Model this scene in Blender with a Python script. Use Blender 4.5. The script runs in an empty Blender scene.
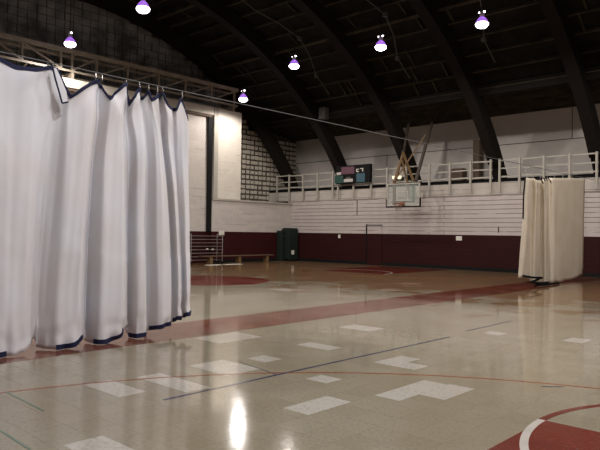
import bpy, bmesh, math, random
from mathutils import Vector, Matrix
C = bpy.context.scene.collection
S = bpy.context.scene
PI = math.pi
# ------------------------------------------------------------------ camera
YAW, PIT, ROL = .750, .013, .014
def make_camera():
    cd = bpy.data.cameras.new('camera'); cam = bpy.data.objects.new('camera', cd); C.objects.link(cam)
    cd.sensor_width = 36; cd.lens = 620/600*36; cd.clip_start = .05; cd.clip_end = 200
    R = Vector((math.cos(YAW), math.sin(YAW), 0)); F = Vector((-math.sin(YAW), math.cos(YAW), 0)); U = Vector((0, 0, 1))
    U2 = U*math.cos(PIT) - F*math.sin(PIT); F2 = F*math.cos(PIT) + U*math.sin(PIT)
    Rc = R*math.cos(ROL) + U2*math.sin(ROL); Uc = -R*math.sin(ROL) + U2*math.cos(ROL)
    m = Matrix((Rc, Uc, -F2)).transposed().to_4x4(); m.translation = (0, 0, 1.6)
    cam.matrix_world = m; S.camera = cam
make_camera()
# ------------------------------------------------------------------ world, exposure
w = bpy.data.worlds.new('world'); S.world = w; w.use_nodes = True
w.node_tree.nodes['Background'].inputs[0].default_value = (.5, .5, .55, 1)
w.node_tree.nodes['Background'].inputs[1].default_value = .0
S.view_settings.view_transform = 'Standard'; S.view_settings.look = 'None'
S.view_settings.gamma = 1; S.view_settings.use_curve_mapping = False
S.view_settings.exposure = EXPOSURE = 0.0
LAMP_W = 600.0          # watts of each high bay lamp
LAMP_COL = (1.0, .93, .88)
LAMP_COL_NEAR = (.95, .95, 1.0)   # cooler tint given to the unseen front row to whiten the near floor
# ------------------------------------------------------------------ materials
def mat(name, col, rough=.7, metal=0., noise=None, bump=0., spec=.5, emit=None, estr=0.):
    """noise = (scale, amount, second colour)"""
    m = bpy.data.materials.new(name); m.use_nodes = True; nt = m.node_tree; b = nt.nodes['Principled BSDF']
    b.inputs['Base Color'].default_value = (*col, 1); b.inputs['Roughness'].default_value = rough
    b.inputs['Metallic'].default_value = metal; b.inputs['Specular IOR Level'].default_value = spec
    g = nt.nodes.new('ShaderNodeNewGeometry')
    n = nt.nodes.new('ShaderNodeTexNoise'); n.inputs['Scale'].default_value = noise[0] if noise else 6
    n.inputs['Detail'].default_value = 5
    nt.links.new(g.outputs['Position'], n.inputs['Vector'])
    r = nt.nodes.new('ShaderNodeValToRGB'); r.color_ramp.elements[0].position = .35; r.color_ramp.elements[1].position = .68
    c2 = noise[2] if noise and len(noise) > 2 else tuple(v*.8 for v in col)
    a = noise[1] if noise else .4
    mix = tuple(col[i]*(1-a)+c2[i]*a for i in range(3))
    r.color_ramp.elements[0].color = (*mix, 1); r.color_ramp.elements[1].color = (*col, 1)
    nt.links.new(n.outputs['Fac'], r.inputs['Fac']); nt.links.new(r.outputs['Color'], b.inputs['Base Color'])
    if bump:
        bp = nt.nodes.new('ShaderNodeBump'); bp.inputs['Strength'].default_value = bump; bp.inputs['Distance'].default_value = .02
        nt.links.new(n.outputs['Fac'], bp.inputs['Height']); nt.links.new(bp.outputs['Normal'], b.inputs['Normal'])
    if emit:
        b.inputs['Emission Color'].default_value = (*emit, 1); b.inputs['Emission Strength'].default_value = estr
    return m

def math_node(nt, op, a, b=None):
    n = nt.nodes.new('ShaderNodeMath'); n.operation = op
    for i, v in enumerate((a, b)):
        if v is None: continue
        if isinstance(v, (int, float)): n.inputs[i].default_value = v
        else: nt.links.new(v, n.inputs[i])
    return n.outputs[0]
def mixc(nt, fac, a, b):
    n = nt.nodes.new('ShaderNodeMix'); n.data_type = 'RGBA'
    if isinstance(fac, (int, float)): n.inputs[0].default_value = fac
    else: nt.links.new(fac, n.inputs[0])
    for i, v in ((6, a), (7, b)):
        if isinstance(v, tuple): n.inputs[i].default_value = (*v, 1)
        else: nt.links.new(v, n.inputs[i])
    return n.outputs[2]

def wall_mat(name, axis, paint, paint2, crack, base=None, base_z=1.62, row=.2, length=2.4, mortar=.012, cut=.5, warp=.03, bumpd=.012):
    """painted boards or blocks in courses; 'base' is the colour of the painted dado below base_z"""
    m = bpy.data.materials.new(name); m.use_nodes = True; nt = m.node_tree; b = nt.nodes['Principled BSDF']
    b.inputs['Roughness'].default_value = .6; b.inputs['Specular IOR Level'].default_value = .12
    g = nt.nodes.new('ShaderNodeNewGeometry'); sep = nt.nodes.new('ShaderNodeSeparateXYZ'); nt.links.new(g.outputs['Position'], sep.inputs[0])
    wn = nt.nodes.new('ShaderNodeTexNoise'); wn.inputs['Scale'].default_value = .5; nt.links.new(g.outputs['Position'], wn.inputs['Vector'])
    zz = math_node(nt, 'ADD', sep.outputs['Z'], math_node(nt, 'MULTIPLY', wn.outputs['Fac'], warp))
    cmb = nt.nodes.new('ShaderNodeCombineXYZ'); nt.links.new(sep.outputs[axis], cmb.inputs[0]); nt.links.new(zz, cmb.inputs[1])
    br = nt.nodes.new('ShaderNodeTexBrick'); nt.links.new(cmb.outputs[0], br.inputs['Vector'])
    br.inputs['Scale'].default_value = 1; br.inputs['Row Height'].default_value = row; br.inputs['Brick Width'].default_value = length
    br.inputs['Mortar Size'].default_value = mortar; br.inputs['Mortar Smooth'].default_value = .3
    br.inputs['Color1'].default_value = (*paint, 1); br.inputs['Color2'].default_value = (*paint2, 1); br.inputs['Mortar'].default_value = (*paint, 1)
    cn = nt.nodes.new('ShaderNodeTexNoise'); cn.inputs['Scale'].default_value = 1.0; cn.inputs['Detail'].default_value = 3
    sc = nt.nodes.new('ShaderNodeVectorMath'); sc.operation = 'MULTIPLY'; sc.inputs[1].default_value = (.7, .7, 4)
    nt.links.new(g.outputs['Position'], sc.inputs[0]); nt.links.new(sc.outputs[0], cn.inputs['Vector'])
    gate = nt.nodes.new('ShaderNodeMapRange'); gate.inputs[1].default_value = cut; gate.inputs[2].default_value = cut+.08; nt.links.new(cn.outputs['Fac'], gate.inputs[0])
    fac = math_node(nt, 'MULTIPLY', br.outputs['Fac'], gate.outputs[0])
    dn = nt.nodes.new('ShaderNodeTexNoise'); dn.inputs['Scale'].default_value = 2.2; dn.inputs['Detail'].default_value = 6; nt.links.new(g.outputs['Position'], dn.inputs['Vector'])
    dr = nt.nodes.new('ShaderNodeMapRange'); dr.inputs[1].default_value = .35; dr.inputs[2].default_value = .75; dr.inputs[3].default_value = 0; dr.inputs[4].default_value = .35; nt.links.new(dn.outputs['Fac'], dr.inputs[0])
    col = mixc(nt, dr.outputs[0], br.outputs['Color'], tuple(v*.72 for v in paint))
    col = mixc(nt, fac, col, crack)
    if base:
        low = math_node(nt, 'LESS_THAN', sep.outputs['Z'], base_z)
        bc = mixc(nt, dr.outputs[0], base, tuple(v*.5 for v in base))
        col = mixc(nt, low, col, bc)
    nt.links.new(col, b.inputs['Base Color'])
    bp = nt.nodes.new('ShaderNodeBump'); bp.inputs['Strength'].default_value = .5; bp.inputs['Distance'].default_value = bumpd; bp.invert = True
    nt.links.new(br.outputs['Fac'], bp.inputs['Height']); nt.links.new(bp.outputs['Normal'], b.inputs['Normal'])
    return m

def floor_mat(name, c1, c2, speck=(.12, .1, .08), tile=.305, r0=.10, r1=.30, vary=.5):
    m = bpy.data.materials.new(name); m.use_nodes = True; nt = m.node_tree; b = nt.nodes['Principled BSDF']
    g = nt.nodes.new('ShaderNodeNewGeometry')
    br = nt.nodes.new('ShaderNodeTexBrick'); br.offset = 0; nt.links.new(g.outputs['Position'], br.inputs['Vector'])
    br.inputs['Scale'].default_value = 1; br.inputs['Row Height'].default_value = tile; br.inputs['Brick Width'].default_value = tile
    br.inputs['Mortar Size'].default_value = .004; br.inputs['Mortar Smooth'].default_value = .2
    br.inputs['Color1'].default_value = (*c1, 1); br.inputs['Color2'].default_value = (*c2, 1)
    br.inputs['Mortar'].default_value = (*[v*.84 for v in c1], 1)
    n = nt.nodes.new('ShaderNodeTexNoise'); n.inputs['Scale'].default_value = 28; n.inputs['Detail'].default_value = 6; n.inputs['Roughness'].default_value = .7
    nt.links.new(g.outputs['Position'], n.inputs['Vector'])
    mr = nt.nodes.new('ShaderNodeMapRange'); mr.inputs[1].default_value = .50; mr.inputs[2].default_value = .72; mr.inputs[4].default_value = .6; nt.links.new(n.outputs['Fac'], mr.inputs[0])
    col = mixc(nt, mr.outputs[0], br.outputs['Color'], speck)
    n2 = nt.nodes.new('ShaderNodeTexNoise'); n2.inputs['Scale'].default_value = .55; n2.inputs['Detail'].default_value = 5; nt.links.new(g.outputs['Position'], n2.inputs['Vector'])
    m2 = nt.nodes.new('ShaderNodeMapRange'); m2.inputs[1].default_value = .4; m2.inputs[2].default_value = .7; m2.inputs[4].default_value = vary; nt.links.new(n2.outputs['Fac'], m2.inputs[0])
    col = mixc(nt, m2.outputs[0], col, (c2[0]*.80, c2[1]*.70, c2[2]*.60))
    # maroon wall's reflection painted into the far floor as red-brown tint, with wax blotches
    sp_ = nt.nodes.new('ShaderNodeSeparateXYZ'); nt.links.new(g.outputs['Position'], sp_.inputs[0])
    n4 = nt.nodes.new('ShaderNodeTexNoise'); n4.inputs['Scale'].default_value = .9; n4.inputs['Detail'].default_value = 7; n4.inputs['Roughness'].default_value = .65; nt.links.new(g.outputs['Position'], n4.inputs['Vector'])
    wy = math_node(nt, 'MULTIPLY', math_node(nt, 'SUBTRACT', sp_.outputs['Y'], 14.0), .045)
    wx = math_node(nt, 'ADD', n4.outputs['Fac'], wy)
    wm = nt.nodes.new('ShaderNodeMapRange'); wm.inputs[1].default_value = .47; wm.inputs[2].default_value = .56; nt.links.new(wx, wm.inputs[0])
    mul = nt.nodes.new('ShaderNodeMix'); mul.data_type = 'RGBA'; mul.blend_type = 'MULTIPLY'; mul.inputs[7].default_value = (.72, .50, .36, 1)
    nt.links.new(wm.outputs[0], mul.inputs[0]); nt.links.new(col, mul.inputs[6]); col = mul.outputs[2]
    nt.links.new(col, b.inputs['Base Color'])
    mr3 = nt.nodes.new('ShaderNodeMapRange'); mr3.inputs[1].default_value = .35; mr3.inputs[2].default_value = .7; mr3.inputs[3].default_value = r0; mr3.inputs[4].default_value = r1
    nt.links.new(n2.outputs['Fac'], mr3.inputs[0]); nt.links.new(mr3.outputs[0], b.inputs['Roughness'])
    n3 = nt.nodes.new('ShaderNodeTexNoise'); n3.inputs['Scale'].default_value = 2.4; n3.inputs['Detail'].default_value = 2; nt.links.new(g.outputs['Position'], n3.inputs['Vector'])
    bp = nt.nodes.new('ShaderNodeBump'); bp.inputs['Strength'].default_value = .22; bp.inputs['Distance'].default_value = .006
    nt.links.new(n3.outputs['Fac'], bp.inputs['Height']); nt.links.new(bp.outputs['Normal'], b.inputs['Normal'])
    n5 = nt.nodes.new('ShaderNodeTexNoise'); n5.inputs['Scale'].default_value = 13; n5.inputs['Detail'].default_value = 3; nt.links.new(g.outputs['Position'], n5.inputs['Vector'])
    b2 = nt.nodes.new('ShaderNodeBump'); b2.inputs['Strength'].default_value = .28; b2.inputs['Distance'].default_value = .0016
    nt.links.new(n5.outputs['Fac'], b2.inputs['Height']); nt.links.new(bp.outputs['Normal'], b2.inputs['Normal'])
    b3 = nt.nodes.new('ShaderNodeBump'); b3.inputs['Strength'].default_value = .5; b3.inputs['Distance'].default_value = .0012; b3.invert = True
    nt.links.new(br.outputs['Fac'], b3.inputs['Height']); nt.links.new(b2.outputs['Normal'], b3.inputs['Normal']); nt.links.new(b3.outputs['Normal'], b.inputs['Normal'])
    b.inputs['IOR'].default_value = 1.47
    return m

M = {}
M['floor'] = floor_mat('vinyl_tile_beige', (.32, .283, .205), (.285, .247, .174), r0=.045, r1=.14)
M['tile_pale'] = floor_mat('vinyl_tile_pale', (.50, .47, .41), (.47, .44, .38), r0=.045, r1=.14)
M['tile_brown'] = floor_mat('vinyl_tile_red_brown', (.22, .085, .052), (.125, .045, .030), speck=(.3, .15, .1), r0=.045, r1=.14)
M['tile_red'] = floor_mat('vinyl_tile_red', (.185, .045, .03), (.16, .04, .028), speck=(.28, .1, .07), r0=.045, r1=.14)
M['line_blue'] = mat('line_blue', (.03, .035, .09), .12)
M['line_orange'] = mat('line_orange', (.30, .085, .03), .12)
M['line_white'] = mat('line_white', (.55, .50, .44), .12)
M['line_green'] = mat('line_green', (.13, .20, .14), .12)
M['wall_long'] = wall_mat('painted_boards_long', 'X', (.455, .405, .38), (.41, .37, .345), (.17, .135, .115), base=(.026, .0055, .0055), mortar=.016, length=30, cut=.35)
M['wall_end'] = wall_mat('painted_block_end', 'Y', (.49, .445, .40), (.44, .40, .365), (.16, .12, .09), base=(.032, .0055, .0055), row=.2, length=.8, mortar=.008, cut=.58)
M['wall_recess'] = wall_mat('painted_recess', 'Y', (.58, .52, .43), (.56, .50, .42), (.2, .15, .1), base=(.03, .005, .006), row=.4, length=5, mortar=.006, cut=.62)
M['wall_upper'] = wall_mat('painted_panels_upper', 'X', (.54, .50, .46), (.50, .465, .43), (.03, .025, .02), row=1.5, length=20, mortar=.02, cut=.25, warp=.02)
M['fascia'] = wall_mat('painted_fascia', 'X', (.46, .42, .37), (.42, .385, .345), (.2, .15, .13), row=.22, length=3, mortar=.012, cut=.5)
M['pier'] = wall_mat('painted_pier', 'Y', (.62, .57, .49), (.60, .55, .47), (.25, .2, .15), row=.22, length=.6, mortar=.008, cut=.60)
M['block'] = mat('screen_block', (.58, .53, .44), .8, noise=(3, .5), bump=.3)
M['blockdark'] = mat('screen_void', (.075, .062, .045), .9)
M['gable'] = mat('gable_block_unpainted', (.32, .32, .305), .9, noise=(1.2, .8,(.03,.03,.028)), bump=.3)
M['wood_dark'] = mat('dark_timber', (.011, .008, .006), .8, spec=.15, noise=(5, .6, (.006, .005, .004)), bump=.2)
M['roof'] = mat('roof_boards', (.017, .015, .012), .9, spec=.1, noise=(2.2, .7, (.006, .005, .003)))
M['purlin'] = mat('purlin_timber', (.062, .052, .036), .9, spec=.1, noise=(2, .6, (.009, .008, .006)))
M['white_paint'] = mat('white_painted_timber', (.37, .345, .29), .6, noise=(4, .5))
M['truss'] = mat('cream_painted_steel', (.34, .30, .24), .5, noise=(3, .5, (.2, .15, .1)))
M['steel'] = mat('galvanised_steel', (.5, .5, .5), .35, 1.0)
M['cable'] = mat('steel_cable', (.10, .095, .09), .6)
M['black'] = mat('black_paint', (.006, .006, .006), .7, spec=.15)
M['tape_navy'] = mat('navy_binding', (.018, .02, .055), .8, spec=.2, noise=(9, .5))
M['canvas_white'] = mat('white_canvas', (.71, .70, .73), .9, noise=(1.3, .7, (.65, .61, .58)), bump=.2)
M['canvas_beige'] = mat('beige_canvas', (.64, .565, .45), .9, noise=(2.0, .6, (.56, .49, .37)), bump=.2)
M['lens'] = mat('lamp_lens', (.9, .85, .95), .3, emit=(1, .93, 1), estr=8)
M['lens_violet'] = mat('lamp_refractor', (.35, .12, .6), .3, emit=(.42, .16, .85), estr=.9)
M['ballast'] = mat('lamp_housing', (.5, .48, .5), .4, .4)
M['cabinet'] = mat('dark_green_metal', (.008, .014, .011), .6, spec=.3, noise=(3, .4))
M['label'] = mat('white_card', (.6, .58, .5), .7)
M['ochre'] = mat('ochre_wood', (.14, .08, .03), .6, noise=(6, .5))
M['bench'] = mat('brown_bench_wood', (.09, .05, .03), .7, noise=(6, .5))
M['glass'] = None
M['teal'] = mat('teal_panel', (.008, .05, .042), .5)
M['blue'] = mat('blue_panel', (.025, .08, .11), .5)
M['mauve'] = mat('mauve_panel', (.10, .035, .055), .5, noise=(7, .4))
M['silver'] = mat('silver_panel', (.5, .48, .45), .35, .3)
M['rim'] = mat('rim_orange', (.28, .09, .04), .5)
M['red_brown'] = mat('red_brown_wood', (.16, .07, .04), .6)
M['pole_brown'] = mat('dark_brown_pole', (.045, .030, .020), .7)
M['brown_box'] = mat('brown_wood_panel', (.10, .065, .04), .7)
M['grey_box'] = mat('grey_metal', (.075, .07, .06), .6)
M['lens_small'] = mat('emergency_lens', (.9, .85, .7), .3, emit=(1, .85, .55), estr=1.2)
def glass():
    m = bpy.data.materials.new('board_glass'); m.use_nodes = True; nt = m.node_tree; b = nt.nodes['Principled BSDF']
    b.inputs['Base Color'].default_value = (.40, .44, .40, 1); b.inputs['Roughness'].default_value = .15
    b.inputs['Alpha'].default_value = .22
    return m
M['glass'] = glass()
# ------------------------------------------------------------------ geometry helpers (world coordinates)
def bx(bm, x0, x1, y0, y1, z0, z1):
    v = [bm.verts.new(p) for p in ((x0,y0,z0),(x1,y0,z0),(x1,y1,z0),(x0,y1,z0),(x0,y0,z1),(x1,y0,z1),(x1,y1,z1),(x0,y1,z1))]
    for f in ((0,3,2,1),(4,5,6,7),(0,1,5,4),(1,2,6,5),(2,3,7,6),(3,0,4,7)): bm.faces.new([v[i] for i in f])
def tube(bm, a, b, r, n=8, r2=None, square=False):
    a, b = Vector(a), Vector(b); d = (b-a).normalized()
    u = d.orthogonal().normalized() if abs(d.z) > .9 or not square else Vector((0,0,1)).cross(d).normalized()
    if square and abs(d.z) > .9: u = Vector((1,0,0))
    u = (u - d*u.dot(d)).normalized(); v = d.cross(u); r2 = r if r2 is None else r2
    if square: n = 4
    off = PI/4 if square else 0; k = math.sqrt(2) if square else 1
    ra = [bm.verts.new(a + (u*math.cos(off+2*PI*i/n) + v*math.sin(off+2*PI*i/n))*r*k) for i in range(n)]
    rb = [bm.verts.new(b + (u*math.cos(off+2*PI*i/n) + v*math.sin(off+2*PI*i/n))*r2*k) for i in range(n)]
    for i in range(n): bm.faces.new((ra[i], ra[(i+1)%n], rb[(i+1)%n], rb[i]))
    bm.faces.new(ra[::-1]); bm.faces.new(rb)
def path(bm, pts, r, n=6):
    for a, b in zip(pts[:-1], pts[1:]): tube(bm, a, b, r, n)
def lathe(bm, prof, c, n=20):
    rings = []
    for r, z in prof:
        rings.append([bm.verts.new((c[0]+r*math.cos(2*PI*i/n), c[1]+r*math.sin(2*PI*i/n), c[2]+z)) for i in range(n)])
    for p, q in zip(rings[:-1], rings[1:]):
        for i in range(n): bm.faces.new((p[i], p[(i+1)%n], q[(i+1)%n], q[i]))
    bm.faces.new(rings[0][::-1]); bm.faces.new(rings[-1])
def poly(bm, pts, z0, z1):
    """flat slab with a polygon outline"""
    a = [bm.verts.new((x, y, z0)) for x, y in pts]; b = [bm.verts.new((x, y, z1)) for x, y in pts]; n = len(pts)
    bm.faces.new(a[::-1]); bm.faces.new(b)
    for i in range(n): bm.faces.new((a[i], a[(i+1)%n], b[(i+1)%n], b[i]))
def new(): return bmesh.new()
def B(*boxes):
    bm = new()
    for q in boxes: bx(bm, *q)
    return bm
def origin(o):
    v = Vector((0, 0, 0))
    while o: v += o.location; o = o.parent
    return v
def obj(name, bm, m, parent=None, smooth=False, bevel=0):
    bmesh.ops.recalc_face_normals(bm, faces=bm.faces)
    me = bpy.data.meshes.new(name)
    xs = [v.co for v in bm.verts]
    if parent is None:
        org = Vector(((min(c.x for c in xs)+max(c.x for c in xs))/2, (min(c.y for c in xs)+max(c.y for c in xs))/2, min(c.z for c in xs)))
    else: org = origin(parent)
    for v in bm.verts: v.co -= org
    bm.to_mesh(me); bm.free()
    if smooth:
        for p in me.polygons: p.use_smooth = True
    me.materials.append(m)
    o = bpy.data.objects.new(name, me); C.objects.link(o)
    if parent is None: o.location = org
    else: o.parent = parent
    if bevel:
        md = o.modifiers.new('bevel', 'BEVEL'); md.width = bevel; md.segments = 2; md.limit_method = 'ANGLE'
    return o
def tag(o, label, cat, group=None, kind=None):
    o['label'] = label; o['category'] = cat
    if group: o['group'] = group
    if kind: o['kind'] = kind
    return o
def thing(name, label, cat, loc, group=None):
    o = bpy.data.objects.new(name, None); C.objects.link(o); o.location = loc; o.empty_display_size = .1
    return tag(o, label, cat, group)
def struct(name, bm, m, parent=None, smooth=False):
    o = obj(name, bm, m, parent, smooth)
    if parent is None: o['kind'] = 'structure'
    return o
def copy_tree(o, parent=None):
    c = o.copy(); C.objects.link(c); c.parent = parent
    if o.type == 'LIGHT': c.data = o.data
    for ch in list(o.children): copy_tree(ch, c)
    return c
# ================================================================== SETTING
X0, X1, Y0, Y1 = -25.0, 8.6, -1.6, 26.1          # lower room
XG, YU = -27.0, 28.5                               # upper end wall and upper long wall, set back behind the gallery
# floor and its inlaid tiles and court lines
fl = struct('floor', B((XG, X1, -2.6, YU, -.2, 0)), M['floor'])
def patch(name, x0, x1, y0, y1, m, z=.001): return struct(name, B((x0, x1, y0, y1, 0, z)), m, fl)
patch('tile_band', -8.95, -7.6, Y0+.1, 25.9, M['tile_brown'])
rnd = random.Random(4)
bm = new()                                         # odd brighter red tiles set in the band
for i in range(26):
    x = -8.95 + .3*rnd.randrange(0, 4); y = 3 + .305*rnd.randrange(0, 70); bx(bm, x, x+.3, y, y+.305, 0, .0014)
struct('odd_band_tiles', bm, M['tile_red'], fl)
for q in [(-6.0,-5.32,3.2,3.5),(-5.92,-5.02,3.77,4.07),(-4.42,-3.8,2.2,2.52),(-3.97,-3.66,4.07,4.68),(-3.65,-3.36,5.04,5.96),(-3.36,-3.07,5.39,6.0),
          (-4.6,-4.3,5.06,5.33),(-4.6,-4.3,6.32,6.93),(-4.3,-4.0,6.32,6.63),(-5.85,-5.52,5.33,5.63),(-6.1,-5.5,6.5,6.8),(-7.5,-6.9,5.75,6.6),
          (-6.75,-6.1,8.25,8.7),(-6.0,-5.3,4.53,5.05),(-3.55,-3.25,9.75,10.2),(-4.75,-4.45,9.5,9.82),(-12.5,-11.6,12.2,12.8),(-13.4,-12.5,9.4,9.7),(-10.6,-10.0,14.6,15.2),(-11.5,-10.9,17,17.6)]:
    patch('pale_tile_repair', *q, M['tile_pale'])
def ring(cx, cy, r, w, a0, a1, z, n=64, only=None):
    bm = new(); prev = None
    for i in range(n+1):
        a = a0+(a1-a0)*i/n; c, s = math.cos(a), math.sin(a)
        q = [bm.verts.new((cx+rr*c, cy+rr*s, zz)) for rr, zz in ((r-w/2, 0), (r+w/2, 0), (r+w/2, z), (r-w/2, z))]
        if prev:
            for k in range(4): bm.faces.new((prev[k], prev[(k+1)%4], q[(k+1)%4], q[k]))
        else: bm.faces.new(q)
        prev = q
    bm.faces.new(prev[::-1]); return bm
def seg(a, b, w, z):
    a, b = Vector((*a, 0)), Vector((*b, 0)); d = (b-a).normalized(); n = Vector((-d.y, d.x, 0))*w/2
    bm = new(); poly(bm, [((a+n).x, (a+n).y), ((b+n).x, (b+n).y), ((b-n).x, (b-n).y), ((a-n).x, (a-n).y)], 0, z); return bm
for cx, s in ((-.28, 0), (-16.25, 1)):             # the two cross courts, mirror images about the dividing curtain
    def my(y): return y if not s else 25.8-y
    ya, yb = sorted((my(0.1), my(5.43)))
    struct('red_key', B((cx-1.85, cx+1.85, ya, yb, 0, .0012)), M['tile_red'], fl)
    dr = 1 if not s else -1
    cy = my(5.43)
    struct('free_throw_circle_white', ring(cx, cy, 1.86, .065, PI if not s else 0, 2*PI if not s else PI, .0022), M['line_white'], fl)
    struct('free_throw_circle_red', ring(cx, cy, 1.86, .065, 0 if not s else PI, PI if not s else 2*PI, .0022), M['tile_red'], fl)
    struct('three_point_line', ring(cx, my(1.15), 6.12, .04, 0 if not s else PI, PI if not s else 2*PI, .0018, 96), M['line_orange'], fl)
    bm = new()
    poly(bm, [(cx+2.1*math.cos(2*PI*i/48), 12.9+2.1*math.sin(2*PI*i/48)) for i in range(48)], 0, .0012)
    struct('centre_circle', bm, M['tile_red'], fl)
struct('blue_line', seg((-4.95, 3.45), (-4.92, 8.76), .035, .0025), M['line_blue'], fl)
struct('blue_line', seg((-5.03, 9.53), (-5.05, 11.28), .035, .0025), M['line_blue'], fl)
struct('thin_dark_line', seg((-5.75, 5.12), (-4.94, 4.96), .012, .0027), M['line_blue'], fl)
struct('green_line', seg((-6.25, 2.52), (-5.37, 2.49), .02, .0024), M['line_green'], fl)
struct('green_line', seg((-5.08, 2.01), (-4.5, 1.99), .02, .0024), M['line_green'], fl)
struct('scuff_mark', seg((-2.62, 6.62), (-2.45, 6.78), .02, .0026), M['line_blue'], fl)

# lower walls
struct('wall_back', B((X0-.3, X1, Y1, Y1+.3, 0, 3.45)), M['wall_long'])
struct('wall_left', B((X0-.3, X0, 20.2, Y1, 0, 3.3), (X0-.75, X0-.2, 5.6, 20.2, 0, 7.5)), M['wall_end'])
struct('wall_right', B((X1, X1+.3, -2.6, YU, 0, 13.0)), M['fascia'])
struct('wall_front', B((XG, X1, -2.9, -2.6, 0, 9.4)), M['wall_long'])
struct('trim_1', B((X0-.34, X0+.06, 20.2, Y1-.02, 3.24, 3.33)), M['white_paint'])       # ledge on the end wall
struct('trim_2', B((XG+.05, X0-.31, 22.15, YU-.05, 3.05, 3.25)), M['wood_dark'])
struct('baseboard_back', B((X0+.03, X1, Y1-.03, Y1-.001, 0, .16)), M['black'])
struct('baseboard_left', B((X0+.001, X0+.03, 20.2, Y1-.04, 0, .16)), M['black'])
# gallery: slab with a white boarded fascia on the room side
ga = tag(obj('gallery', B((XG+.05, X1, Y1+.02, YU-.02, 3.46, 3.99)), M['fascia']), 'white boarded gallery shelf running along the back wall under the railing', 'balcony', kind='structure')
obj('kick_board', B((XG+.06, X1, Y1+.05, Y1+.1, 3.99, 4.15)), M['black'], ga)  # black strip added for the shade in the gap below the low rail
obj('rear_step', B((XG+.06, X1, YU-.5, YU-.03, 3.99, 4.32)), M['wood_dark'], ga)
obj('ledge_board', B((X0+.1, X1, Y1-.03, Y1+.015, 3.44, 3.5)), M['fascia'], ga)
# upper walls
struct('wall_back_upper', B((XG, X1, YU, YU+.3, 3.4, 9.0)), M['wall_upper'])
def arc_z(y, R): return -4.37 + math.sqrt(max(R*R-(y-12.9)**2, 0))
# upper end wall: dark backing with raised screen blocks, up to the roof curve
def roof_z(y):
    y = 25.8-y if y < 12.9 else y
    if y > 24.6: return 7.96 + (7.45-7.96)*(y-24.6)/(YU-24.6)
    return arc_z(y, 17.0)
bm = new(); n = 60
ys = [-2.6+(YU+2.6)*i/n for i in range(n+1)]
for xa in (XG-.3, XG-.001):
    top = [bm.verts.new((xa, y, roof_z(y)+.3)) for y in ys]; bot = [bm.verts.new((xa, y, 0)) for y in ys]
    for i in range(n): bm.faces.new((bot[i], bot[i+1], top[i+1], top[i]))
we = struct('wall_left_upper', bm, M['blockdark'])
def block_grid(y0, y1, z0, z1, py, pz, m, name, dd, fy, fz, lim=True):
    bm = new(); r = random.Random(7); y = y0; k = 0
    while y < y1-.02:
        z = z0 + (pz*.0 if k % 2 else 0)
        while z < z1-.05:
            if not lim or roof_z(y+py/2) > z+pz+.05:
                h = pz*r.uniform(*fz); wv = py*r.uniform(*fy); j = r.uniform(-.02, .02); d = dd+r.uniform(-.02, .02)
                a, b_ = XG+.0, XG+d                  # a wedge shaped block whose top edge leans out
                ya, yb = y+j, y+wv+j
                v = [bm.verts.new(p) for p in ((a,ya,z),(a,yb,z),(a,yb,z+h),(a,ya,z+h),(a+.015,ya,z),(a+.015,yb,z),(b_,yb,z+h),(b_,ya,z+h))]
                for f in ((0,1,2,3),(4,7,6,5),(0,4,5,1),(3,2,6,7),(0,3,7,4),(1,5,6,2)): bm.faces.new([v[i] for i in f])
            z += pz
        y += py; k += 1
    return struct(name, bm, m, we)
block_grid(22.0, YU-.02, 3.3, 8.1, .33, .29, M['block'], 'screen_blocks', .045, (.62, .86), (.58, .72))
block_grid(3.9, 22.0, 8.6, 13, .42, .36, M['gable'], 'gable_blocks', .04, (.86, .93), (.88, .94))
# the built-out wall below the truss: lintel, pier, roof of the recess
struct('wall_left_pier', B((X0-.75, X0, 20.25, 22.12, 3.34, 8.0)), M['pier'])
struct('wall_left_lintel', B((X0-.75, X0, 5.0, 20.24, 7.62, 8.0)), M['pier'])
struct('trim_3', B((X0-.19, X0-.05, 5.6, 20.2, 7.5, 7.615)), M['brown_box'])
struct('trim_4', B((X0-.75, X0-.02, 3.7, 5.5, 0, 8.0)), M['pier'])
struct('trim_5', B((XG+.15, X0-.76, 3.7, 22.12, 7.8, 8.0)), M['wood_dark'])
struct('trim_6', B((X0-.01, X0+.03, 20.25, 20.52, 3.36, 7.98)), M['white_paint'])
tag(obj('column', B((X0-.14, X0-.04, 19.93, 20.19, 1.62, 7.5)), M['black'], bevel=.01), 'tall black square column beside the white pier of the end wall', 'column')

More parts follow.
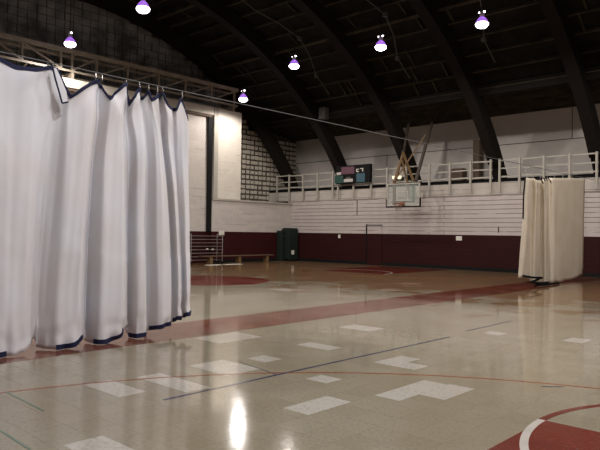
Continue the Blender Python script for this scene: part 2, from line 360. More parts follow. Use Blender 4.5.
# ceiling: boarded roof curve, lean-to strips by the walls, purlins and joists
bm = new(); pr = []
for i in range(49):
    y = 1.2 + (24.6-1.2)*i/48; pr.append((y, arc_z(y, 17.0)))
pr = [(-2.9, 7.45)] + pr + [(YU+.3, 7.42)]
for xa, xb in ((XG-.3, X1+.3),):
    lo = [[bm.verts.new((x, y, z)) for y, z in pr] for x in (xa, xb)]; hi = [[bm.verts.new((x, y, z+.25)) for y, z in pr] for x in (xa, xb)]
    for i in range(len(pr)-1):
        bm.faces.new((lo[0][i], lo[1][i], lo[1][i+1], lo[0][i+1])); bm.faces.new((hi[0][i], hi[0][i+1], hi[1][i+1], hi[1][i]))
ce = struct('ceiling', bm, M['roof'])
bm = new(); t0 = math.asin(11.7/17); 
for i in range(31):                                  # purlins
    a = -t0 + 2*t0*i/30; y, z = 12.9+16.9*math.sin(a), -4.37+16.9*math.cos(a)
    big = i % 5 == 0; hh = .16 if big else .07
    u = Vector((0, math.sin(a), math.cos(a))); t = Vector((0, math.cos(a), -math.sin(a)))
    for s_ in (0,):
        c0 = Vector((0, y, z)); w_ = .07 if big else .035
        vs = []
        for x in (XG, X1):
            for du, dt in ((.1, -w_), (.1, w_), (-hh, w_), (-hh, -w_)): vs.append(bm.verts.new(Vector((x, 0, 0)) + c0 + u*du + t*dt))
        for k in range(4): bm.faces.new((vs[k], vs[(k+1)%4], vs[4+(k+1)%4], vs[4+k]))
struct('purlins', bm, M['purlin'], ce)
bm = new(); y = -2.4
for k in range(8):                                    # boards of the lean-to by the back wall
    yy = 25.0 + k*.45
    if yy < YU-.1: bx(bm, XG, X1, yy, yy+.07, roof_z(yy)-.14, roof_z(yy)+.02)
struct('lean_to_joists', bm, M['purlin'], ce)
bm = new()
bx(bm, XG, X1, 24.4, 24.62, 7.55, 7.95)
struct('eaves_beam', bm, M['wood_dark'], ce)
bm = new(); r = random.Random(3)
for i in range(320):                                   # short blocking between the purlins
    k = r.randrange(0, 30); a = -t0+2*t0*(k+.5)/30; x = r.uniform(XG, X1); L_ = 2*t0/30
    p = [(x, 12.9+16.93*math.sin(aa), -4.37+16.93*math.cos(aa)) for aa in (a-L_/2, a+L_/2)]
    tube(bm, p[0], p[1], .035, square=True)
struct('blocking', bm, M['purlin'], ce)

# roof arches
def arch_bm(x):
    bm = new(); prev = None; n = 56
    a1 = math.asin(14.15/16.5)
    for i in range(n+1):
        a = -a1+2*a1*i/n; s_, c_ = math.sin(a), math.cos(a)
        q = []
        for dx, rr in ((-.2, 16.24), (.2, 16.24), (.2, 16.85), (-.2, 16.85)):
            q.append(bm.verts.new((x+dx, 12.9+rr*s_, max(-4.37+rr*c_, 3.995))))
        if prev:
            for k in range(4): bm.faces.new((prev[k], prev[(k+1)%4], q[(k+1)%4], q[k]))
        else: bm.faces.new(q)
        prev = q
    bm.faces.new(prev[::-1]); return bm
def arch_flange(x):
    bm = new(); prev = None; n = 56; a1 = math.asin(13.6/16.5)
    for i in range(n+1):
        a = -a1+2*a1*i/n; s_, c_ = math.sin(a), math.cos(a); q = []
        for dx, rr in ((-.23, 16.18), (.23, 16.18), (.23, 16.24), (-.23, 16.24)): q.append(bm.verts.new((x+dx, 12.9+rr*s_, -4.37+rr*c_)))
        if prev:
            for k in range(4): bm.faces.new((prev[k], prev[(k+1)%4], q[(k+1)%4], q[k]))
        else: bm.faces.new(q)
        prev = q
    bm.faces.new(prev[::-1]); return bm
ax = [-25.75, -21.55, -17.2, -12.65, -8.3]
lab = ['dark curved roof arch standing in the far corner by the screen block wall',
       'dark curved roof arch that comes down behind the scoreboard',
       'dark curved roof arch that comes down behind the basketball backboard',
       'dark curved roof arch that comes down left of the beige curtain',
       'dark curved roof arch at the right edge of the picture']
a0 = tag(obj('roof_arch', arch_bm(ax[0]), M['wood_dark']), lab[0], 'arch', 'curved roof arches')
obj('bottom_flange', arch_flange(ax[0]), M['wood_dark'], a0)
for i in range(1, 5):
    c = copy_tree(a0); c.location.x += ax[i]-ax[0]; c['label'] = lab[i]

# door in the long wall, painted over like the wall, and its frame lines
dr_ = struct('door_1', B((-19.48, -18.56, Y1-.035, Y1-.002, .02, 2.04)), M['wall_long'])
obj('door_frame', B((-19.56, -19.49, Y1-.05, Y1-.002, 0, 2.1), (-19.49, -18.56, Y1-.045, Y1-.002, 2.045, 2.085)), M['black'], dr_)
struct('trim_7', B((-20.2, -20.17, Y1-.03, Y1-.002, 2.6, 3.4)), M['grey_box'])
struct('trim_8', B((-12.3, -12.27, Y1-.03, Y1-.002, 1.75, 2.0)), M['black'])

# ================================================================== THINGS
# truss on the end wall
tr = thing('roof_truss', 'long cream painted steel truss lying over the white lintel above the curtain', 'truss', (X0, 12.9, 8.2))
YA, YB = 4.1, 21.75
bm = new(); tube(bm, (X0-.05, YA, 9.17), (X0-.05, YB+.1, 9.17), .085, square=True); obj('top_chord', bm, M['truss'], tr)
bm = new(); tube(bm, (X0-.05, YA, 8.33), (X0-.05, YB+.1, 8.33), .045, square=True); obj('bottom_chord', bm, M['truss'], tr)
bm = new(); tube(bm, (X0-.7, YA, 8.2), (X0-.7, YB+.1, 8.2), .05, square=True); tube(bm, (X0-.7, YA, 9.1), (X0-.7, YB+.1, 9.1), .05, square=True); obj('rear_chord', bm, M['truss'], tr)
vy = [4.3, 6.0, 7.6, 9.1, 10.44, 12.05, 12.54, 13.68, 15.21, 16.87, 18.44, 20.07, 21.62]
for i, y in enumerate(vy):
    bm = new(); tube(bm, (X0-.05, y, 8.37), (X0-.05, y, 9.09), .04, square=True)
    obj('web_post', bm, M['truss'], tr)
    if i:
        a, b = vy[i-1], y
        if b-a < .6: continue
        if y > 12.3: p = ((X0-.05, a+.06, 8.40), (X0-.05, b-.06, 9.06))
        else: p = ((X0-.05, a+.06, 9.06), (X0-.05, b-.06, 8.40))
        bm = new(); tube(bm, *p, .032, square=True); obj('diagonal_brace', bm, M['truss'], tr)
for y in vy[::2]:
    bm = new(); tube(bm, (X0-.14, y+.25, 8.33), (X0-.65, y+.25, 8.2), .03, square=True); obj('cross_tie', bm, M['truss'], tr)
    bm = new(); tube(bm, (X0-.14, y+.25, 9.14), (X0-.65, y+.25, 9.1), .03, square=True); obj('cross_tie', bm, M['truss'], tr)
for y in (8.0, 12.5, 17.0, 21.5):
    obj('foot_plate', B((X0-.72, X0-.0, y, y+.12, 8.005, 8.28)), M['truss'], tr)

# gallery railing in four lengths
def railing(xs, label, dz=0):
    t = thing('balcony_railing', label, 'railing', ((xs[0]+xs[-1])/2, Y1, 3.5), 'railing lengths along the gallery')
    for x in xs:
        bm = new(); bx(bm, x-.042, x+.042, Y1-.17, Y1-.10, 3.52, 5.0+dz); obj('post', bm, M['white_paint'], t)
    r = random.Random(int(-xs[0]*10))
    for z, h in ((4.93, .06), (4.57, .055), (4.22, .07)):
        bm = new()
        for a, b in zip(xs[:-1], xs[1:]):
            za, zb = z+dz+r.uniform(-.02, .02), z+dz+r.uniform(-.02, .02)
            v = [bm.verts.new(p) for yy in (Y1-.095, Y1-.055) for p in ((a-.05, yy, za-h/2), (b+.05, yy, zb-h/2), (b+.05, yy, zb+h/2), (a-.05, yy, za+h/2))]
            for f in ((0,1,2,3),(7,6,5,4),(0,4,5,1),(3,2,6,7),(0,3,7,4),(1,5,6,2)): bm.faces.new([v[i] for i in f])
        obj('rail', bm, M['white_paint'], t)
    return t
railing([-26.1, -25.1, -24.0, -22.9, -21.78], 'white wooden gallery railing length between the corner arch and the scoreboard')
railing([-21.4, -20.35, -19.2, -18.2, -17.05, -15.75, -14.65, -13.6, -12.62], 'white wooden gallery railing length behind the scoreboard and basketball backboard')
railing([-12.2, -11.3, -10.25, -9.2, -8.15], 'white wooden gallery railing length above the beige curtain')
railing([-7.85, -6.9, -5.8], 'white wooden gallery railing length cut by the right picture edge')

# curtains ---------------------------------------------------------
CUR_L =[ (-8.2, 1.84, 3.48, -8.1, 1.89, 0.015),
  (-8.2, 2.34, 3.73, -8.0, 2.31, 0.015),
  (-8.15, 2.77, 3.76, -7.95, 2.72, 0.015),
  (-8.15, 3.12, 3.77, -7.95, 3.12, 0.015),
  (-8.15, 3.32, 3.71, -7.95, 3.26, 0.015),
  (-8.15, 3.58, 3.73, -8.0, 3.43, 0.04),
  (-8.2, 3.79, 3.81, -8.2, 3.65, 0.16),
  (-8.25, 3.93, 3.8, -8.2, 3.69, 0.03),
  (-8.2, 4.02, 3.58, -8.1, 3.75, 0.015),
  (-8.1, 4.06, 3.45, -7.97, 3.83, 0.015),
  (-8.1, 4.21, 3.58, -7.95, 4.0, 0.015),
  (-8.15, 4.38, 3.7, -7.95, 4.15, 0.05),
  (-8.2, 4.5, 3.76, -8.15, 4.33, 0.14),
  (-8.3, 4.59, 3.73, -8.28, 4.4, 0.03),
  (-8.25, 4.61, 3.7, -8.15, 4.41, 0.015),
  (-8.1, 4.64, 3.52, -7.95, 4.44, 0.015),
  (-8.1, 4.75, 3.63, -7.95, 4.62, 0.015),
  (-8.15, 4.87, 3.76, -7.97, 4.82, 0.08),
  (-8.2, 4.95, 3.8, -8.15, 5.0, 0.2),
  (-8.3, 5.03, 3.68, -8.28, 5.08, 0.06),
  (-8.25, 5.06, 3.52, -8.2, 5.08, 0.015),
  (-8.15, 5.06, 3.62, -8.0, 5.09, 0.02),
  (-8.2, 5.18, 3.77, -8.0, 5.24, 0.03),
  (-8.3, 5.28, 3.68, -8.27, 5.4, 0.015),
  (-8.25, 5.3, 3.66, -8.2, 5.43, 0.08),
  (-8.2, 5.34, 3.75, -8.0, 5.45, 0.11),
  (-8.1, 5.36, 3.63, -8.0, 5.6, 0.13),
  (-8.2, 5.52, 3.73, -8.1, 5.76, 0.13),
  (-8.3, 5.6, 3.7, -8.27, 5.86, 0.12),
  (-8.2, 5.59, 3.78, -8.2, 5.87, 0.16),
  (-8.1, 5.6, 3.67, -8.05, 5.86, 0.21),
  (-8.15, 5.71, 3.57, -8.15, 5.99, 0.2),
  (-8.3, 5.85, 3.58, -8.27, 6.06, 0.2),
  (-8.2, 5.86, 3.57, -8.25, 6.08, 0.21),
  (-8.2, 5.97, 3.75, -8.1, 6.05, 0.25),
  (-8.2, 6.08, 3.44, -8.2, 6.2, 0.26) ]
CUR_R =[ (-8.2, 19.26, 3.48, -8.22, 18.93, 0.29),
  (-8.12, 19.38, 3.45, -8.12, 19.07, 0.32),
  (-8.25, 20.01, 3.51, -8.2, 19.72, 0.19),
  (-8.1, 19.88, 3.43, -8.07, 19.73, 0.1),
  (-8.3, 20.79, 3.47, -8.3, 20.87, 0.015),
  (-8.12, 20.59, 3.51, -8.1, 20.7, 0.015),
  (-8.24, 21.33, 3.61, -8.2, 21.4, 0.015),
  (-8.12, 21.37, 3.6, -8.12, 21.54, 0.015),
  (-8.15, 22.0, 3.65, -8.1, 22.04, 0.02),
  (-8.2, 23.4, 3.76, -8.15, 23.34, 0.06),
  (-8.2, 24.78, 3.82, -8.2, 24.64, 0.15) ]

from mathutils import noise as mn
def curtain_grid(cols, ease, sub=4, rows=36, seed=1, noise=.02, hooks=(), amp=.05, hemamp=.03):
    """rows of points from hem to top; each column runs from its floor point to its hanging point"""
    def cr(p0, p1, p2, p3, t):
        return tuple(.5*((2*b)+(-a+c)*t+(2*a-5*b+4*c-d)*t*t+(-a+3*b-3*c+d)*t**3) for a, b, c, d in zip(p0, p1, p2, p3))
    dense = []
    for i in range(len(cols)-1):
        p = [cols[max(i-1, 0)], cols[i], cols[i+1], cols[min(i+2, len(cols)-1)]]
        for k in range(sub):
            t = k/sub; c = cr(*p, t); l = tuple(a+(b-a)*t for a, b in zip(p[1], p[2]))
            dense.append(tuple(.35*x+.65*y for x, y in zip(c, l)))
    dense.append(cols[-1])
    r = random.Random(seed); ph = [r.uniform(0, 6.28) for _ in range(8)]
    grid = []
    for j in range(rows+1):
        t = j/rows; e = t**ease; row = []
        for i, (tX, tY, tZ, bX, bY, bZ) in enumerate(dense):
            bZ = max(bZ, .012)
            x = bX+(tX-bX)*e; y = bY+(tY-bY)*e; z = bZ+(tZ-bZ)*t
            q = i/sub
            wv = noise*math.sin(PI*t)**.5 if 0 < t < 1 else 0
            x += wv*(math.sin(q*3.1+ph[0]+2.2*t)+.6*math.sin(q*7.3+ph[1]-5*t)+.4*math.sin(11*t+q*2.3+ph[2]))
            lowf = max(0, 1-t*7)
            x += .02*lowf*math.sin(q*5+ph[3])*(1 if j else 1)
            for hi, (hy, hz) in enumerate(hooks):        # creases fanning out from every hanging point
                dy, dz = y-hy, hz-z; dist = math.hypot(dy, dz)
                if dist < 2.6: x += amp*math.sin(math.atan2(dy, max(dz, .01))*(5+hi % 3*1.5)+hi*1.7)*min(dist/.4, 1)*math.exp(-dist/1.5)
            x += .03*(mn.noise(Vector((y*2.2, z*.7, seed)))) * min(1, (1-t)*5)
            x += hemamp*lowf*mn.noise(Vector((y*5+z*3, z*6-y*2, seed+4)))
            row.append(Vector((x, y, z)))
        grid.append(row)
    return grid
def sheet(grid, thick=.008):
    bm = new(); R_ = len(grid); K = len(grid[0]); vs = [[bm.verts.new(p) for p in row] for row in grid]
    for j in range(R_-1):
        for i in range(K-1): bm.faces.new((vs[j][i], vs[j][i+1], vs[j+1][i+1], vs[j+1][i]))
    bm.normal_update()
    bmesh.ops.solidify(bm, geom=bm.faces[:], thickness=thick)
    return bm
def edge_strip(grid, top, w=.07, grow=.007):
    """binding tape folded over the top edge or the hem"""
    rows = []
    for i in range(len(grid[0])):
        if top: a, b = grid[-1][i], grid[-2][i]
        else: a, b = grid[0][i], grid[1][i]
        d = (b-a).normalized(); rows.append((a-d*.006, a+d*w))
    return [[q[0] for q in rows], [q[1] for q in rows]]
def strip_bm(g, thick=.022):
    bm = new(); K = len(g[0])
    # box cross-section around the cloth edge
    prev = None
    for i in range(K):
        a, b = g[0][i], g[1][i]
        n1 = (g[0][min(i+1, K-1)]-g[0][max(i-1, 0)]); n1 = n1.normalized() if n1.length else Vector((0, 1, 0))
        nn = n1.cross((b-a).normalized()); nn = nn.normalized() if nn.length else Vector((1, 0, 0))
        q = [bm.verts.new(p) for p in (a+nn*thick/2, b+nn*thick/2, b-nn*thick/2, a-nn*thick/2)]
        if prev:
            for k in range(4): bm.faces.new((prev[k], prev[(k+1)%4], q[(k+1)%4], q[k]))
        else: bm.faces.new(q)
        prev = q
    bm.faces.new(prev[::-1]); return bm
CABLE_Z = 3.86
HOOKS_L = ((2.34, 3.74), (3.79, 3.81), (4.50, 3.77), (4.95, 3.80), (5.18, 3.77), (5.34, 3.75), (5.57, 3.76), (5.97, 3.75))
cu = thing('divider_curtain', 'long white canvas divider curtain with navy binding hanging in folds at left', 'curtain', (-8.2, 4.0, 0))
gL = curtain_grid(CUR_L, 1.8, sub=6, rows=64, seed=5, noise=.008, hooks=HOOKS_L, amp=.028, hemamp=.05)
obj('curtain_panel', sheet(gL), M['canvas_white'], cu, smooth=True)
obj('top_binding', strip_bm(edge_strip(gL, True, .05)), M['tape_navy'], cu, smooth=False)
for i0, i1 in ((0, 3.5), (9, 11.6), (14.6, 17.4), (20, 22), (24, 27), (29, 31), (33, 35)):   # the hem tape shows where the cloth is not turned under
    g2 = [row[int(i0*6):int(i1*6)+1] for row in gL]
    obj('hem_binding', strip_bm(edge_strip(g2, False, .06)), M['tape_navy'], cu)
fp = [(3.78, 3.77), (3.83, 3.77), (3.89, 3.66), (3.97, 3.48), (3.99, 3.34), (3.91, 3.31), (3.87, 3.45), (3.82, 3.61)]
bm = new(); poly(bm, fp, 0, .012)                      # turned down corner of the first panel
for v in bm.verts: v.co = Vector((-8.10+v.co.z+.05*(3.77-v.co.y), v.co.x, v.co.y))
flap = obj('loose_corner', bm, M['canvas_white'], cu)
bm = new(); path(bm, [(-8.09+.05*(3.77-z), y, z) for y, z in (fp[0], fp[7], fp[6], fp[5], fp[4])], .012, 6); obj('corner_binding', bm, M['tape_navy'], flap)
def hook(y, z, parent):
    bm = new()
    pts = [(-8.2, y, z-.02), (-8.2+.015, y, z+.02), (-8.2, y, CABLE_Z-.012)]
    path(bm, pts, .008, 6);
    obj('hanging_hook', bm, M['steel'], parent)
for y, z in ((2.34, 3.74), (3.76, 3.79), (3.83, 3.79), (4.46, 3.76), (4.56, 3.76), (4.95, 3.79), (5.18, 3.76), (5.34, 3.75), (5.5, 3.74), (5.6, 3.77), (5.97, 3.75)): hook(y, z, cu)
cb = thing('divider_curtain', 'beige canvas divider curtain drawn up against the back wall at right', 'curtain', (-8.2, 22, 0))
gR = curtain_grid(CUR_R, 1.1, sub=6, rows=36, seed=9, noise=.008, hemamp=.05)
obj('curtain_panel', sheet(gR), M['canvas_beige'], cb, smooth=True)
# loose black tape: down the leading edge, the seam and the crumpled hem on the floor
def tape(pts, w=.04, name='black_tape', m='black'):
    bm = new(); path(bm, pts, w/2, 6); return obj(name, bm, M[m], cb)
ed = [gR[j][0] + Vector((.02, -.02, 0)) for j in range(len(gR)-1, len(gR)//2, -3)]; tape(ed, .05)
sc = 6*4+3; tape([gR[j][sc]+Vector((.05, -.03, 0)) for j in range(29, 8, -3)], .035)
tape([(-8.1, 18.95, .36), (-7.95, 19.35, .30), (-7.9, 19.95, .27), (-7.93, 19.2, .17), (-7.9, 19.75, .10), (-7.88, 20.4, .10)], .07, 'hem_tape')
tape([(-7.95, 19.5, .05), (-7.85, 20.2, .045), (-7.84, 20.9, .045), (-7.9, 21.4, .04)], .07, 'hem_tape')
tape([(-7.98, 18.95, .18), (-7.9, 19.3, .13)], .04, 'hem_tape')
for k in range(5):
    y = 20.0+.17*k; z = 3.46-.06*abs(k-2.5)+(.03 if k % 2 else 0)
    bm = new(); path(bm, [(-7.98, y, z+.12), (-7.93, y+.05, z), (-7.98, y+.11, z+.10)], .014, 5); obj('tie_loop', bm, M['black'], cb)
for y in (19.3, 19.9, 20.5, 21.1, 21.7, 22.5, 23.4, 24.3, 24.75): 
    z = 3.46+(y-19.2)*.06
    bm = new(); tube(bm, (-8.2, y, z), (-8.2, y, CABLE_Z-.012), .01, 6); obj('hanging_hook', bm, M['steel'], cb)
bm = new(); tube(bm, (-8.2, -1.55, CABLE_Z), (-8.2, 26.05, CABLE_Z), .009, 6)
tag(obj('curtain_cable', bm, M['cable']), 'taut steel cable carrying both canvas curtains across the gym', 'cable')

# lamps ------------------------------------------------------------
def make_lamp(loc, label, top):
    x, y, z = loc
    t = thing('high_bay_lamp', label, 'lamp', loc, 'high bay lamps')
    bm = new(); lathe(bm, [(.03, .50), (.075, .46), (.085, .40), (.085, .30), (.05, .26)], loc, 14); obj('ballast_housing', bm, M['ballast'], t, True)
    bm = new(); lathe(bm, [(.06, .26), (.10, .24), (.16, .17), (.20, .09), (.215, .06), (.205, .05)], loc, 20); obj('refractor', bm, M['lens_violet'], t, True)
    bm = new(); lathe(bm, [(.20, .048), (.23, .01), (.215, -.05), (.16, -.10), (.08, -.13), (.01, -.135)], loc, 20); obj('lens', bm, M['lens'], t, True)
    for s_ in (-1, 1):
        bm = new(); lathe(bm, [(.01, -.0), (.035, .01), (.035, .05), (.01, .06)], (x+s_*.09, y, z+.40), 10); obj('vent_glow', bm, M['lens'], t, True)
    bm = new(); tube(bm, (x, y, z+.5), (x, y, z+1.5), .012, 6)
    c = obj('cord', bm, M['black'], t)
    for v in c.data.vertices: v.co.z -= .5
    c.location.z = .5; c.scale.z = (top-z-.5)
    ld = bpy.data.lights.new('bulb', 'SPOT'); ld.energy = LAMP_W; ld.color = LAMP_COL; ld.spot_size = math.radians(168); ld.spot_blend = .35; ld.shadow_soft_size = .10
    lo = bpy.data.objects.new('bulb', ld); C.objects.link(lo); lo.parent = t; lo.location = (0, 0, -.20)
    return t
LAMPS = [((-10.15, 20.1, 9.0), 'hanging lamp at upper right, rightmost of the row over the back wall side'),
         ((-14.4, 20.0, 9.0), 'hanging lamp between the two arches left of the top right lamp'),
         ((-18.94, 19.8, 9.0), 'hanging lamp above the scoreboard, third along the row from the right'),
         ((-23.3, 20.7, 8.27), 'hanging lamp glowing beside the end of the cream truss and white pier'),
         ((-17.94, 11.43, 9.0), 'large bright hanging lamp at the top left, highest in the picture'),
         ((-23.54, 11.69, 9.0), 'hanging lamp in front of the truss just above the white curtain'),
         ((-5.8, 20.2, 9.0), 'lamp of the back row above the right of the beige curtain, outside the picture'), ((-1.4, 20.2, 9.0), 'hanging lamp at the far right end of the back row, outside the picture'), ((-13.5, 11.5, 9.0), 'lamp of the middle row, next right of the bright top left lamp, outside the picture'), ((-9.2, 11.5, 9.0), 'lamp of the middle row, nearly over the curtain cable, outside the picture'), ((-4.9, 11.5, 9.0), 'lamp of the middle row, over the end of the blue floor line, outside the picture'), ((-.5, 11.5, 9.0), 'lamp of the middle row, over the centre of the near court, outside the picture'),
         ((-3.2, 4.6, 9.0), 'lamp of the front row, over the floor before the white curtain, outside the picture'), ((1.2, 4.6, 9.0), 'lamp of the front row, over the near red key, outside the picture'), ((4.2, 11.5, 9.0), 'lamp of the middle row, at its right end, outside the picture'), ((-13.5, 3.8, 9.0), 'lamp of the front row, behind the white curtain, outside the picture'), ((-18.9, 3.8, 9.0), 'lamp of the front row, nearest the truss wall, outside the picture')]
l0 = make_lamp(*LAMPS[0], arc_z(20.2, 16.75))
for loc, lb in LAMPS[1:]:
    c = copy_tree(l0); c.location = loc
    c['label'] = lb or 'hanging high bay lamp over the near court, outside the picture'
    for ch in c.children:
        if ch.type == 'LIGHT' and loc[1] < 8:
            ch.data = ch.data.copy(); ch.data.color = LAMP_COL_NEAR; ch.data.energy = LAMP_W*1.7
        if ch.name.startswith('cord'): ch.scale.z = arc_z(loc[1], 16.75)-loc[2]-.5

# basketball goal ---------------------------------------------------
bg = thing('basketball_goal', 'glass basketball backboard with rim hung on long poles before the white back wall', 'basketball goal', (-16.4, 24.9, 2.9))
gy = 24.75; xa, xb, za, zb = -17.33, -15.5, 2.95, 4.02
obj('backboard_glass', B((xa+.03, xb-.03, gy-.008, gy+.008, za+.03, zb-.03)), M['glass'], bg)
e = .035
obj('board_frame', B((xa, xb, gy-.03, gy+.03, zb-.05, zb), (xa, xb, gy-.03, gy+.03, za, za+.05), (xa, xa+.05, gy-.03, gy+.03, za+.05, zb-.05), (xb-.05, xb, gy-.03, gy+.03, za+.05, zb-.05)), M['white_paint'], bg)
tx0, tx1, tz0, tz1 = -16.78, -16.13, 3.18, 3.66
obj('target_square', B((tx0, tx1, gy-.014, gy-.009, tz1-.05, tz1), (tx0, tx1, gy-.014, gy-.009, tz0, tz0+.05), (tx0, tx0+.05, gy-.014, gy-.009, tz0+.05, tz1-.05), (tx1-.05, tx1, gy-.014, gy-.009, tz0+.05, tz1-.05)), M['white_paint'], bg)
obj('edge_padding', B((xa-.05, xb+.05, gy-.05, gy+.05, za-.07, za), (xa-.05, xa, gy-.05, gy+.05, za, za+.36), (xb, xb+.05, gy-.05, gy+.05, za, za+.36)), M['black'], bg, bevel=.01)
bm = new(); n = 24; rc = (-16.42, gy-.38, 3.05); pts = [(rc[0]+.23*math.cos(2*PI*i/n), rc[1]+.23*math.sin(2*PI*i/n), rc[2]) for i in range(n+1)]; path(bm, pts, .014, 6)
rm = obj('rim', bm, M['rim'], bg)
obj('rim_bracket', B((-16.53, -16.31, gy-.16, gy-.03, 2.99, 3.12)), M['rim'], rm)
bm = new()
for i in range(12):
    a = 2*PI*i/12
    for s_ in (-1, 1):
        p = [(rc[0]+rr*math.cos(a+s_*k*.22), rc[1]+rr*math.sin(a+s_*k*.22), rc[2]-.01-k*.09) for k, rr in enumerate((.22, .18, .145, .125))]
        path(bm, p, .004, 4)
obj('net', bm, M['red_brown'], rm)
bm = new(); tube(bm, (-17.0, gy+.12, 2.95), (-17.0, gy+.12, 4.1), .06, square=True); obj('upright', bm, M['red_brown'], bg)
bm = new(); tube(bm, (-15.95, gy+.12, 3.1), (-15.95, gy+.12, 4.1), .05, square=True); obj('upright', bm, M['line_green'], bg)
for zc in (3.15, 3.9):
    obj('cross_bar', B((-17.1, -15.85, gy+.031, gy+.058, zc-.03, zc+.03)), M['grey_box'], bg)
bm = new(); tube(bm, (-17.0, gy+.12, 4.12), (-17.0, 25.55, 5.5), .075); obj('drop_pole', bm, M['ochre'], bg)
bm = new(); tube(bm, (-17.0, 25.55, 5.5), (-17.0, 26.2, 7.6), .075); obj('drop_pole', bm, M['pole_brown'], bg)
bm = new(); tube(bm, (-15.8, gy+.12, 4.12), (-15.8, 26.5, 7.6), .08); obj('drop_pole', bm, M['pole_brown'], bg)
bm = new(); tube(bm, (-16.9, gy+.14, 4.3), (-15.85, 25.75, 6.4), .035, square=True); obj('timber_brace', bm, M['ochre'], bg)
bm = new(); tube(bm, (-16.95, 25.5, 5.6), (-15.95, gy+.16, 4.1), .045, square=True); obj('timber_brace', bm, M['ochre'], bg)
bm = new(); tube(bm, (-16.35, gy+.3, 3.95), (-16.9, 25.35, 5.2), .035, square=True); obj('timber_brace', bm, M['ochre'], bg)

# scoreboard --------------------------------------------------------
sb = thing('scoreboard', 'black scoreboard with coloured panels hung on the white gallery railing', 'scoreboard', (-20.4, 25.8, 4.2))
sy = 25.72
obj('case', B((-21.35, -19.1, sy, sy+.2, 4.26, 5.22)), M['black'], sb, bevel=.01)
def panel(name, x0, x1, z0, z1, m, d=.03): return obj(name, B((x0, x1, sy-d, sy-.001, z0, z1)), M[m], sb)
panel('teal_block', -21.42, -20.85, 4.30, 4.70, 'teal'); panel('teal_cap', -21.3, -21.0, 4.74, 4.88, 'silver')
panel('mauve_board', -20.98, -20.1, 4.76, 5.14, 'mauve')
panel('silver_block', -20.8, -20.2, 4.34, 4.50, 'silver'); panel('silver_block', -20.65, -20.35, 4.50, 4.60, 'grey_box')
panel('blue_block', -19.95, -19.4, 4.30, 4.76, 'blue')
bm = new(); bx(bm, -19.97, -19.92, sy-.03, sy-.001, 4.85, 5.0); bx(bm, -19.92, -19.8, sy-.03, sy-.001, 4.96, 5.0); bx(bm, -19.92, -19.8, sy-.03, sy-.001, 4.83, 4.88)
bx(bm, -19.72, -19.52, sy-.03, sy-.001, 4.98, 5.02); bx(bm, -19.58, -19.53, sy-.03, sy-.001, 4.84, 4.98)
obj('white_marks', bm, M['label'], sb)

# gallery bits ------------------------------------------------------
el = thing('emergency_light', 'small twin emergency light glowing behind the railing left of the backboard poles', 'emergency light', (-19.05, 28.3, 4.6))
obj('case', B((-19.4, -18.85, 28.25, 28.48, 4.5, 4.72)), M['grey_box'], el)
for dx in (-.22, .1):
    bm = new(); tube(bm, (-19.07+dx, 28.16, 4.72), (-19.07+dx, 28.25, 4.72), .12, 12); obj('lamp_head', bm, M['lens_small'], el)
tag(obj('storage_box', B((-15.75, -15.1, 28.0, 28.46, 4.1, 4.95)), M['brown_box'], bevel=.01), 'small brown box on the gallery floor behind the railing left of the wooden post', 'box')
tag(obj('wooden_post', B((-14.55, -14.2, 28.0, 28.4, 4.1, 6.3)), M['brown_box'], bevel=.01), 'brown wooden post behind the arch left of the beige curtain', 'post')
sp = tag(obj('loudspeaker', B((-21.15, -20.75, 24.0, 24.35, 7.5, 8.1)), M['grey_box'], bevel=.015), 'small grey loudspeaker box hung high under the roof above the scoreboard', 'loudspeaker')
bm = new(); tube(bm, (-20.95, 24.18, 8.1), (-20.95, 24.18, 8.3), .02); obj('bracket', bm, M['black'], sp)
# conduits in the roof bays
for i, x in enumerate((-19.6, -14.9, -10.9)):
    bm = new(); pts = [(x+.4*math.sin(k*1.3), 12.9+16.6*math.sin(a), -4.37+16.6*math.cos(a)) for k, a in enumerate([.05+.07*j for j in range(10)])]
    path(bm, pts, .022, 5)
    for k in (3, 6, 8): bx(bm, pts[k][0]-.08, pts[k][0]+.08, pts[k][1]-.08, pts[k][1]+.08, pts[k][2]-.08, pts[k][2]+.08)
    tag(obj('roof_conduit', bm, M['grey_box']), ['thin grey roof conduit with boxes in the bay above the scoreboard', 'thin grey roof conduit with boxes in the bay above the backboard', 'thin grey roof conduit with boxes in the bay by the upper right lamp'][i], 'conduit', 'roof conduits')

# floor things at the end wall -------------------------------------
cbn = thing('cabinet', 'tall dark green cabinet standing in the far corner with a pale label', 'cabinet', (-24.5, 25.5, 0))
obj('body', B((-24.92, -24.3, 25.2, 25.95, .08, 1.8)), M['cabinet'], cbn, bevel=.015)
obj('plinth', B((-24.88, -24.34, 25.25, 25.9, 0, .08)), M['black'], cbn)
dd = obj('door', B((-24.88, -24.34, 25.17, 25.199, .14, 1.74)), M['cabinet'], cbn, bevel=.005)
obj('handle', B((-24.68, -24.5, 25.145, 25.169, 1.42, 1.46)), M['steel'], dd)
obj('label_card', B((-24.3+.001, -24.285, 25.4, 25.62, .38, .62)), M['label'], cbn)
obj('top_cap', B((-24.9, -24.32, 25.3, 25.9, 1.8, 1.88)), M['cabinet'], cbn)
tag(obj('storage_bin', B((-24.95, -24.6, 24.85, 25.12, 0, 1.72)), M['cabinet'], bevel=.02), 'dark narrow locker standing left of the green corner cabinet', 'locker')

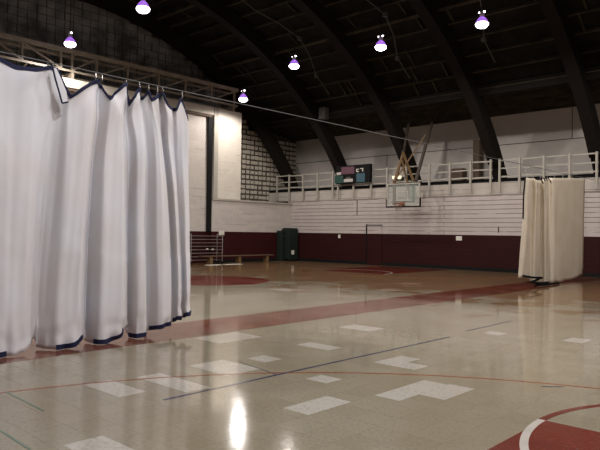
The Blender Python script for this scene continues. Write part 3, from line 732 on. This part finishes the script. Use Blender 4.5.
rk = thing('equipment_rack', 'grey metal bar rack on casters standing before the maroon end wall', 'rack', (-24.4, 19.5, 0))
rx0, rx1, ry0, ry1 = -24.62, -24.2, 18.3, 20.25
for x in (rx0, rx1):
    for y in (ry0, ry1):
        bm = new(); tube(bm, (x, y, .12), (x, y, 1.5), .022, 8); obj('post', bm, M['steel'], rk)
        bm = new(); tube(bm, (x-.02, y, .06), (x+.02, y, .06), .055, 12); obj('caster', bm, M['black'], rk)
for k in range(8):
    z = .2+.17*k; bm = new()
    for x in (rx0, rx1): tube(bm, (x, ry0, z), (x, ry1, z), .014, 6)
    for j in range(7):
        y = ry0+(ry1-ry0)*j/6; tube(bm, (rx0, y, z), (rx1, y, z), .010, 5)
    obj('shelf_bars', bm, M['steel'], rk)
obj('bright_clip', B((rx1+.015, rx1+.04, 19.2, 19.32, .72, .78), (rx1+.015, rx1+.04, 19.55, 19.66, .70, .76)), M['label'], rk)  # white pieces stand in for specular glints on the rack bars
bn = thing('bench', 'low brown wooden bench with ochre legs before the maroon end wall', 'bench', (-23.85, 21.0, 0))
obj('seat', B((-24.02, -23.68, 18.6, 23.4, .38, .43)), M['bench'], bn, bevel=.006)
for y in (19.1, 20.95, 22.9):
    lg = obj('leg', B((-23.98, -23.72, y, y+.16, 0, .38)), M['ochre'], bn, bevel=.006)
for y0_, y1_, i in ((18.75, 19.55, 0), (19.85, 20.9, 1)):  # thin flat white strips on the floor before rack and bench
    tag(obj('paper_sheet', B((-23.6, -23.25, y0_-.1, y1_-.1, .0005, .012)), M['label']), ['smaller white sheet lying on the floor in front of the metal rack', 'larger white sheet lying on the floor in front of the bench'][i], 'sheet')
# small plates on the walls
tag(obj('notice_sign', B((X0+.001, X0+.02, 20.66, 21.02, 1.43, 1.66)), M['label']), 'white notice on the end wall at the top edge of the maroon paint', 'sign')
tag(obj('wall_switch', B((-21.44, -21.3, Y1-.03, Y1-.001, 1.36, 1.54)), M['label']), 'small white switch plate on the maroon wall right of the cabinet', 'switch')
tag(obj('notice_sign', B((-14.36, -14.06, Y1-.02, Y1-.001, 1.36, 1.56)), M['label']), 'small white notice on the maroon back wall right of the backboard', 'sign')
